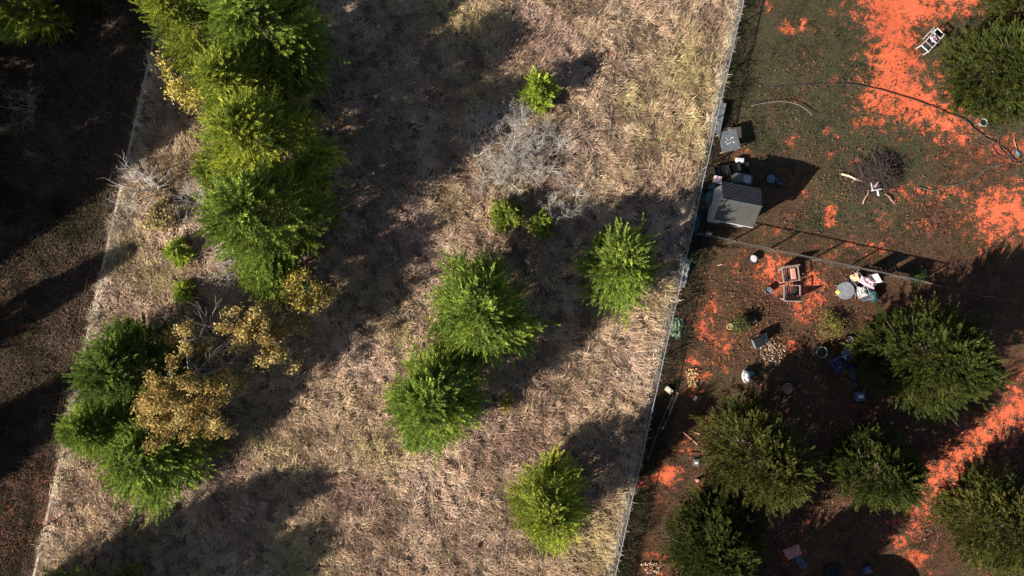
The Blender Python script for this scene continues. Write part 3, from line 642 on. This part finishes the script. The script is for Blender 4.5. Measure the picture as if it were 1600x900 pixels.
bucket('flower_pot', 'dark empty pot between the dark bush and the grill', 1174, 502, .22, .3, 'black', cat='pot', handle=False)
bucket('tub', 'green rimmed tub left of the blue armchair', 1280, 549, .3, .4, 'greenp', 'rubber', cat='tub')
bucket('bucket', 'pink bucket above the blue armchair beside the round cedar', 1325, 530, .17, .26, 'pink', 'grey')
bucket('bucket', 'dim rust coloured tub in the deep shade right of the olive cedar', 1228, 606, .28, .3, 'rust', 'rust')
bucket('bucket', 'tiny yellowish can on the red soil near the long hose', 1491, 167, .09, .16, 'yellow', 'brown', handle=False)
cooler('storage_box', 'grey blue box in the shade left of the round cedar', 1340, 618, 4, (.48, .5, .4), 'bluep', 'bluep')
bucket('bucket', 'small grey blue can in the shade above the grey blue box', 1332, 600, .13, .2, 'bluep')
# plastic sheeting
def crumpled(name, label, px, py, rot, w_, l_, hgt, mt, seed, cat='tarp', group=None, n=22):
    rg = np.random.default_rng(seed); u, v = np.meshgrid(np.linspace(-.5, .5, n), np.linspace(-.5, .5, n)); bx = fbm(u * 8 + seed, v * 8, 2.0, seed, 4); by = fbm(u * 8, v * 8 + seed, 2.5, seed + 5, 3)
    ed = np.clip((.5 - np.maximum(abs(u), abs(v))) * 6, 0, 1); z = hgt * (np.abs(bx - .5) * 2.4 + .25) * (.25 + .75 * ed) + .05
    x = u * w_ * (1 + (by - .5) * .5); y = v * l_ * (1 + (bx - .5) * .5)
    top_ = np.stack([x.ravel(), y.ravel(), z.ravel()], 1); bot = top_.copy(); bot[:, 2] -= .012
    idx = np.arange(n * n).reshape(n, n); q = np.stack([idx[:-1, :-1].ravel(), idx[:-1, 1:].ravel(), idx[1:, 1:].ravel(), idx[1:, :-1].ravel()], 1)
    o = link(name, np_mesh(name, np.concatenate([top_, bot]), np.concatenate([q, q[:, ::-1] + n * n]), M[mt], None, True))
    p = P(px, py); o.location = p; o.rotation_euler = (0, 0, R_(rot)); return tag(o, label, cat, group)
crumpled('plastic_sheet', 'crumpled grey sheeting against the long fence left of the armchairs', 1068, 425, -12, .6, 1.7, .35, 'sheet', 3)
crumpled('plastic_sheet', 'grey green sheeting lying in weeds by the long fence below', 1056, 512, -8, .7, 1.2, .22, 'greenp', 4)
crumpled('plastic_sheet', 'narrow teal grey sheeting at the corner of the two fences', 1088, 350, -12, .35, 1.2, .25, 'teal', 5)
# armchairs
def armchair(label, px, py, rot, cushion, fr='brown', seat='dark', group='wicker armchairs', cat='armchair', name='armchair'):
    e = thing(name, label, cat, px, py, rot, group); z = .42
    m = MB()
    for k in range(6): m.box((-.30 + k * .115, 0, z - .02), (.075, .70, .03))
    m.build('seat', M[seat], e)
    MB().box((0, .42, .62), (.92, .07, .78), rx=-8, bev=.02).build('backrest', M[fr], e)
    for sx in (-1, 1):
        MB().box((sx * .44, -.02, .64), (.09, .80, .04), bev=.012).build('armrest', M[fr], e)
        for sy in (-.38, .34): MB().box((sx * .44, sy, .31), (.05, .05, .62)).build('leg', M[fr], e)
    MB().box((0, -.40, .39), (.8, .05, .07)).build('front_rail', M[fr], e)
    if cushion: MB().box((.2 if cushion == 'red' else 0, .02, z + .06), (.30, .62, .11), bev=.04).build('cushion', M[cushion], e)
    return e
armchair('armchair with a faded red cushion, just below the cross fence', 1229, 429, 8, 'red')
armchair('armchair with an empty dark seat, below the red cushioned one', 1231, 457, 180, None)
armchair('navy armchair in the shade left of the round cedar', 1307, 568, 25, 'blue', 'blue', 'blue', None)
one('grey_cover', 'grey folded cover lying against the round cedar above the navy armchair', 'cover', MB().blob((0, 0, .3), (.85, .75, .5), 12, .25, 22, 12), 'grey', 1322, 552, 30, None, True)
one('blue_tarp', 'navy tarp bunched in the shade below the navy armchair', 'tarp', MB().blob((0, 0, .2), (.4, 1.0, .4), 13, .3, 22, 12), 'blue', 1329, 580, 15, None, True)
# patio group
e = thing('round_table', 'round smoked glass table beside the pink draped chairs', 'table', 1312, 454)
MB().lathe([(.45, .70), (.47, .705), (.47, .72), (.45, .725)], n=28).build('tabletop', M['glass'], e); MB().lathe([(.472, .69), (.49, .69), (.49, .73), (.472, .73)], n=28).build('rim', M['galv'], e)
for k in range(4):
    a = math.pi / 4 + k * math.pi / 2; MB().tube([(.42 * math.cos(a), .42 * math.sin(a), 0), (.3 * math.cos(a), .3 * math.sin(a), .69)], .018).build('leg', M['galv'], e)
o = one('sandwich_dish', 'small yellowish dish on the round glass table', 'dish', MB().lathe([(.06, 0), (.12, .03), (.13, .035), (.10, .02)]), 'yellow', 1308, 457, z=.728)
def lawn_chair(label, px, py, rot, cloth):
    e = thing('lawn_chair', label, 'lawn chair', px, py, rot, 'draped lawn chairs'); 
    for sx in (-1, 1):
        MB().tube([(sx * .27, -.35, 0), (sx * .27, .28, .45), (sx * .27, .42, .95)], .014).build('frame_side', M['galv'], e)
        MB().tube([(sx * .29, .35, 0), (sx * .29, -.25, .42), (sx * .29, -.28, .62), (sx * .29, .22, .62)], .014).build('leg', M['galv'], e)
    m = MB()
    for k in range(5): m.box((0, -.22 + k * .11, .44), (.52, .085, .012), rx=4)
    for k in range(5): m.box((0, .30 + k * .026, .54 + k * .088), (.52, .012, .07), rx=-16)
    m.build('webbing', M['white'], e)
    return e
lawn_chair('lawn chair right of the round table, upper of three', 1332, 436, 40, 'pink')
lawn_chair('lawn chair below the pink towels, lower of three', 1341, 457, 200, 'white')
lawn_chair('lawn chair at the right of the patio group, under the cross fence', 1352, 440, -60, 'pink')
crumpled('towel', 'orange and white towel over the upper lawn chair', 1329, 434, 20, .5, .4, .14, 'orange', 7, 'towel').location.z = .5
crumpled('towel', 'pink towel spread over the chair at the right of the patio group', 1348, 441, -25, .95, .42, .16, 'pink', 8, 'towel').location.z = .5
crumpled('towel', 'white and pink towel over the lower lawn chair', 1339, 455, 10, .5, .5, .16, 'white', 9, 'towel').location.z = .48
one('refuse_bag', 'dark teal refuse bag right of the lower lawn chair', 'bag', MB().blob((0, 0, .28), (.6, .8, .6), 15, .22, 22, 12), 'teal', 1359, 461, 30, None, True)
# grill
e = thing('grill', 'black barbecue cart with a silver side shelf beside the wood chips', 'grill', 1183, 531, 22)
MB().box((-.22, 0, .62), (.62, .55, .3), bev=.03).build('firebox', M['black'], e)
l = MB().box((-.22, 0, .83), (.60, .53, .12), bev=.05).build('lid', M['black'], e); MB().tube([(-.45, -.30, .83), (0, -.30, .83)], .014).build('handle', M['galv'], l)
m = MB()
for k in range(4): m.box((.15 + k * .075, 0, .66), (.04, .5, .02))
m.box((.26, .26, .66), (.32, .03, .03)); m.box((.26, -.26, .66), (.32, .03, .03)); m.build('side_shelf', M['galv'], e)
for sx in (-.45, .38):
    for sy in (-.22, .22): MB().tube([(sx, sy, 0 if sx < 0 else .08), (sx, sy, .6)], .018).build('leg', M['galv'], e)
for sy in (-.27, .27): MB().tube([(.38, sy - .025, .09), (.38, sy + .025, .09)], .09, 14).build('wheel', M['rubber'], e)
# chips and litter
def litter(name, label, px, py, rx, ry, n, cols, seed, sz=(.04, .12), rot=0, cat='litter'):
    rng = np.random.default_rng(seed); a = rng.uniform(0, 2 * np.pi, n); q = np.sqrt(rng.random(n)) ** 1.1; x = np.cos(a) * q * rx * S * (1 + .3 * np.sin(a * 3)); y = np.sin(a) * q * ry * S * (1 + .3 * np.cos(a * 2)); z = rng.uniform(0.0, .07, n)
    b = rng.uniform(0, np.pi, n); L = rng.uniform(*sz, n); W = L * rng.uniform(.25, .7, n); tl = rng.normal(0, .35, n)
    u = np.stack([np.cos(b), np.sin(b), tl], 1) * (L / 2)[:, None]; v = np.stack([-np.sin(b), np.cos(b), rng.normal(0, .35, n)], 1) * (W / 2)[:, None]; c = np.stack([x, y, z + .03], 1)
    up = np.array([[0, 0, .012]])
    V = np.stack([c - u - v, c + u - v, c + u + v, c - u + v, c - u - v - up, c + u - v - up, c + u + v - up, c - u + v - up], 1).reshape(-1, 3); k = np.arange(n)[:, None] * 8
    F = np.concatenate([k + np.array([f]) for f in ((0, 1, 2, 3), (7, 6, 5, 4), (0, 4, 5, 1), (1, 5, 6, 2), (2, 6, 7, 3), (3, 7, 4, 0))])
    ci = np.array(cols)[rng.integers(0, len(cols), n)] * rng.uniform(.7, 1.2, (n, 1)); o = link(name, np_mesh(name, V, F, M['chip'], np.repeat(np.clip(ci, 0, .9), 8, 0)))
    p = P(px, py); o.location = p; o.rotation_euler = (0, 0, R_(rot)); return tag(o, label, cat, kind='stuff')
CH = [(.48, .38, .26), (.42, .18, .08), (.28, .17, .11), (.10, .07, .05), (.6, .52, .46), (.08, .06, .04)]
litter('wood_chips', 'bright scattered wood chips below the grill', 1206, 553, 19, 24, 620, CH, 1, (.02, .09))
litter('wood_chips', 'yellowish scattered chips among red soil near the fence', 1082, 590, 10, 20, 200, [(.55, .38, .14), (.42, .18, .08), (.6, .48, .25), (.15, .1, .06)], 2)
litter('wood_chips', 'pale litter at the bottom edge between fence and cedar', 1020, 887, 16, 12, 180, CH, 3)
litter('fallen_leaves', 'loose orange and tan bits strewn over the brown yard soil', 1190, 500, 150, 110, 1300, [(.30, .12, .07), (.2, .12, .07), (.38, .16, .08), (.06, .04, .03)], 6, (.03, .09))
litter('fallen_leaves', 'loose bits strewn over the upper yard turf', 1350, 230, 230, 190, 1500, [(.22, .12, .06), (.14, .10, .06), (.03, .025, .02), (.10, .09, .05)], 7, (.03, .10))
litter('fallen_leaves', 'dim bits strewn over the shaded lower yard', 1330, 740, 220, 140, 1300, [(.22, .12, .08), (.14, .10, .08), (.03, .025, .02), (.25, .2, .17)], 8, (.03, .10))
# white bag, crate, planks
e = thing('white_sack', 'white sack with teal end standing in the sun edge above the olive cedar', 'sack', 1163, 587, 10)
MB().blob((0, 0, .3), (.42, .75, .7), 21, .2, 22, 14).build('sack_body', M['white'], e, True); MB().blob((.3, .05, .15), (.45, .35, .3), 22, .2, 18, 10).build('sack_end', M['tealb'], e, True)
e = thing('slatted_box', 'cream slatted box near the fence above the red planks', 'box', 1044, 609, -40)
MB().box((0, 0, .14), (.42, .26, .26), bev=.02).build('body', M['paleboard'], e)
for k in range(4): MB().box((-.15 + k * .1, 0, .285), (.05, .27, .02)).build('slat', M['offwhite'], e)
one('can', 'pale can lying on the soil right of the red planks', 'can', MB().tube([(-.12, 0, .1), (.12, 0, .1)], .1, 12), 'offwhite', 1086, 622, 60)
def plank(label, x0, y0, x1, y1, wd, mt, z=.05, th=.04):
    a, b = Vector(P(x0, y0)), Vector(P(x1, y1)); d = b - a
    return one('plank', label, 'plank', MB().box((0, 0, z), (d.length, wd, th), bev=.006), mt, (x0 + x1) / 2, (y0 + y1) / 2, math.degrees(math.atan2(d.y, d.x)), 'loose planks and poles')
plank('reddish plank next to the slatted box, longer one', 1059, 613, 1044, 650, .13, 'redboard')
plank('reddish plank next to the slatted box, shorter one on its left', 1052, 618, 1042, 640, .12, 'redboard')
plank('long dark pole lying in shade below the reddish planks, right of two', 1046, 648, 1034, 672, .06, 'deadwood')
plank('long dark pole lying along the fence in shade, left of two', 1041, 640, 1012, 716, .06, 'deadwood')
plank('thin reddish stick pointing at the olive cedar', 1067, 675, 1090, 695, .05, 'redboard')
plank('short pale stick above the thin reddish one', 1081, 674, 1093, 678, .05, 'redboard')
plank('black bar left of the olive cedar', 1071, 711, 1092, 712, .07, 'black', .2)
plank('short white post leaning near the upper end of the fence weeds', 1128, 413, 1121, 415, .04, 'paleboard')
# brush pile
rng = np.random.default_rng(55); segs = []
for i in range(1500):
    a = rng.uniform(0, 2 * np.pi); r = (1.2 + .25 * math.sin(a * 2 + 1) + .18 * math.sin(a * 5)) * abs(rng.normal(0, .55)) ** .8; r = min(r, 1.9); hz = .65 * max(.05, 1 - (r / 1.45) ** 2) * rng.random() + .04; b = rng.uniform(0, 2 * np.pi); L = rng.uniform(.25, .85)
    p = np.array([r * math.cos(a), r * math.sin(a), hz]); d = np.array([math.cos(b), math.sin(b), rng.normal(0, .3)]) * L / 2; segs.append((p - d * np.array([1, 1, .6]), p + d, .014, .006)); p[2] = max(p[2], .03)
e = thing('brush_pile', 'dark heap of twigs and charred brush on the upper yard turf', 'brush pile', 1368, 272)
link('twigs', segmesh('twigs', segs, M['darktwig'], 3), e); MB().blob((0, 0, .05), (1.9, 1.7, .5), 9, .25, 24, 10).build('ash_mound', M['soil'], e, True)
def log(label, x0, y0, x1, y1, r=.045, mt='deadwood', z=.12):
    a, b = Vector(P(x0, y0)), Vector(P(x1, y1)); d = b - a; L = d.length / 2
    return one('branch_log', label, 'branch', MB().tube([(-L, 0, z - .06), (-L * .3, .03, z), (L * .4, -.02, z + .02), (L, .02, z)], [r, r * .95, r * .8, r * .6], 8), mt, (x0 + x1) / 2, (y0 + y1) / 2, math.degrees(math.atan2(d.y, d.x)), 'branches round the brush pile')
log('orange brown branch sticking out left of the brush pile', 1314, 272, 1346, 284, .06, 'paleboard')
log('thin branch crossing the left side of the brush pile', 1330, 285, 1345, 275, .03)
log('branch sticking out at the lower left of the brush pile', 1347, 319, 1356, 298, .035, 'redboard')
log('branch sticking out at the lower right of the brush pile', 1382, 303, 1396, 319, .035, 'redboard')
e = thing('broken_chair', 'broken white plastic chair lying on the brush pile', 'chair', 1368, 297, 10, z=.35)
MB().box((0, 0, .12), (.5, .06, .25), bev=.02).build('backrest', M['white'], e); MB().box((-.22, .22, .1), (.05, .45, .06), bev=.01).build('armrest', M['white'], e)
MB().box((.03, .16, .08), (.36, .26, .03), rx=15, bev=.01).build('seat', M['grey'], e); MB().box((.08, -.2, .06), (.09, .3, .05), bev=.01).build('leg', M['white'], e); MB().box((.05, .3, .12), (.28, .08, .1), rz=40, bev=.02).build('leg', M['pink'], e)
# hoses
def hose(label, pts, r, mt, name='garden_hose', cat='hose', z=.04, group='hoses and pipes'):
    p = [Vector(P(a, b, 0)) for a, b in pts]; o0 = p[0].copy(); out = []
    for i in range(len(p) - 1):
        p0, p1, p2, p3 = p[max(i - 1, 0)], p[i], p[i + 1], p[min(i + 2, len(p) - 1)]
        for k in range(6):
            t = k / 6; q = .5 * ((2 * p1) + (p2 - p0) * t + (2 * p0 - 5 * p1 + 4 * p2 - p3) * t * t + (3 * p1 - p0 - 3 * p2 + p3) * t ** 3); out.append(q)
    out.append(p[-1]); out = [q - o0 + Vector((0, 0, z + .01 * math.sin(i))) for i, q in enumerate(out)]
    o = MB().tube(out, r, 6).build(name, M[mt], None, True); o.location = o0; return tag(o, label, cat, group)
hose('long dark hose running over the red soil towards the coils', [(1205, 137), (1250, 133), (1320, 131), (1365, 138), (1405, 149), (1450, 164), (1480, 177), (1505, 186), (1520, 200), (1538, 214), (1560, 226), (1575, 238), (1583, 250)], .026, 'hose')
hose('dark looped hose coils at the right edge, below the cedar', [(1570, 205), (1560, 218), (1562, 232), (1575, 245), (1590, 250), (1592, 240), (1582, 232), (1576, 240), (1580, 252), (1594, 254)], .02, 'hose')
hose('thin hose loop left of the coils', [(1552, 222), (1551, 232), (1560, 243), (1574, 247), (1585, 243)], .018, 'hose')
hose('green hose winding through the turf above the red corner', [(1432, 292), (1460, 298), (1475, 291), (1500, 287), (1530, 273), (1545, 262), (1570, 256)], .02, 'greenhose')
hose('small dark hose coil on the red patch right of the brush pile', [(1424, 300), (1430, 306), (1438, 302), (1436, 294), (1429, 296), (1432, 304), (1443, 306), (1444, 298)], .016, 'hose')
hose('thin red brown cord crossing the red soil below the hose', [(1502, 212), (1530, 211), (1555, 213), (1566, 208)], .014, 'rust', cat='cord', name='cord')
hose('pale curved pipe arching over the upper yard turf', [(1172, 167), (1190, 163), (1215, 160), (1238, 163), (1255, 171), (1267, 182)], .02, 'palepipe', 'bent_pipe', 'pipe', z=.22)
e = thing('rake', 'grey green rake lying beside the hose coils at the right edge', 'rake', 1587, 232, 105)
MB().tube([(0, 0, .05), (.55, 0, .05)], .015).build('handle', M['redboard'], e)
m = MB()
for k in range(9): a = R_(-20 + k * 5); m.tube([(-.02, 0, .05), (-.42 * math.cos(a), -.42 * math.sin(a), .04), (-.45 * math.cos(a), -.45 * math.sin(a), .01)], .007, 4)
m.build('tines', M['tealb'], e)
# white slatted rack
e = thing('white_rack', 'white metal rack with open slats on the red soil by the dimmed cedar', 'rack', 1458, 63, 47, z=0)
e.location = P(1457, 63, .55)[:2] + (0,)
for sy in (-.26, .26): MB().box((0, sy, .6), (1.35, .045, .05), bev=.008).build('side_rail', M['white'], e)
for k in range(5): MB().box((-.655 + k * .3275, 0, .6), (.06, .47, .045), bev=.008).build('slat', M['white'], e)
for sx in (-1, 1):
    for sy in (-1, 1): MB().box((sx * .62, sy * .26, .288), (.04, .04, .574)).build('leg', M['white'], e)
MB().box((0, 0, .22), (1.2, .46, .03)).build('lower_shelf', M['dark'], e)
MB().tube([(-.3, .42, .5), (.2, .44, .62), (.55, .42, .62)], .018).build('handle', M['white'], e)
o = one('cushion', 'pink patterned cushion lying on the white rack', 'cushion', MB().box((0, 0, .06), (.30, .30, .12), bev=.05), 'pink', 1458, 61, 30, z=.63)
# things in the shade at the bottom
crumpled('tarp', 'dull red cloth on the ground in the bottom shade', 1238, 862, 20, .9, .6, .15, 'red', 17)
crumpled('tarp', 'blue grey cloth beside the dull red one', 1250, 877, -50, .85, .35, .2, 'bluep', 18)
one('refuse_bag', 'pale blue refuse bag at the bottom edge in shade', 'bag', MB().blob((0, 0, .22), (.5, .42, .5), 33, .22, 22, 12), 'bluep', 1351, 888, 20, None, True)
e = thing('tyre', 'worn black tyre lying at the bottom edge left of the pale bag', 'tyre', 1300, 893)
MB().lathe([(.30, 0.01), (.42, .0), (.47, .06), (.47, .14), (.42, .2), (.30, .19), (.29, .1)], n=28).build('tread', M['rubber'], e, True)
one('tarp', 'teal tarp corner on top of the lower right cedar edge', 'tarp', MB().blob((0, 0, .4), (.5, .7, .7), 41, .2, 22, 12), 'tealb', 1600, 752, 0, None, True)
one('can', 'small red tin left of the olive cedar', 'can', MB().lathe([(.1, 0), (.1, .22), (.09, .23)], n=14), 'red', 1089, 750)
cooler('storage_box', 'small metal frame box left of the olive cedar under the black bar', 1087, 722, -5, (.3, .35, .2), 'grey', 'grey')
# water tank just below the frame, whose round shadow falls in at the bottom
e = thing('water_tank', 'round green water tank below the bottom edge', 'tank', 1275, 985)
MB().lathe([(2.0, 0), (2.0, 2.7), (1.9, 2.85), (.5, 3.05), (.1, 3.07)], n=40).build('tank_body', M['tealroof'], e, True); MB().lathe([(.3, 3.0), (.3, 3.14), (.25, 3.16)]).build('hatch', M['black'], e)
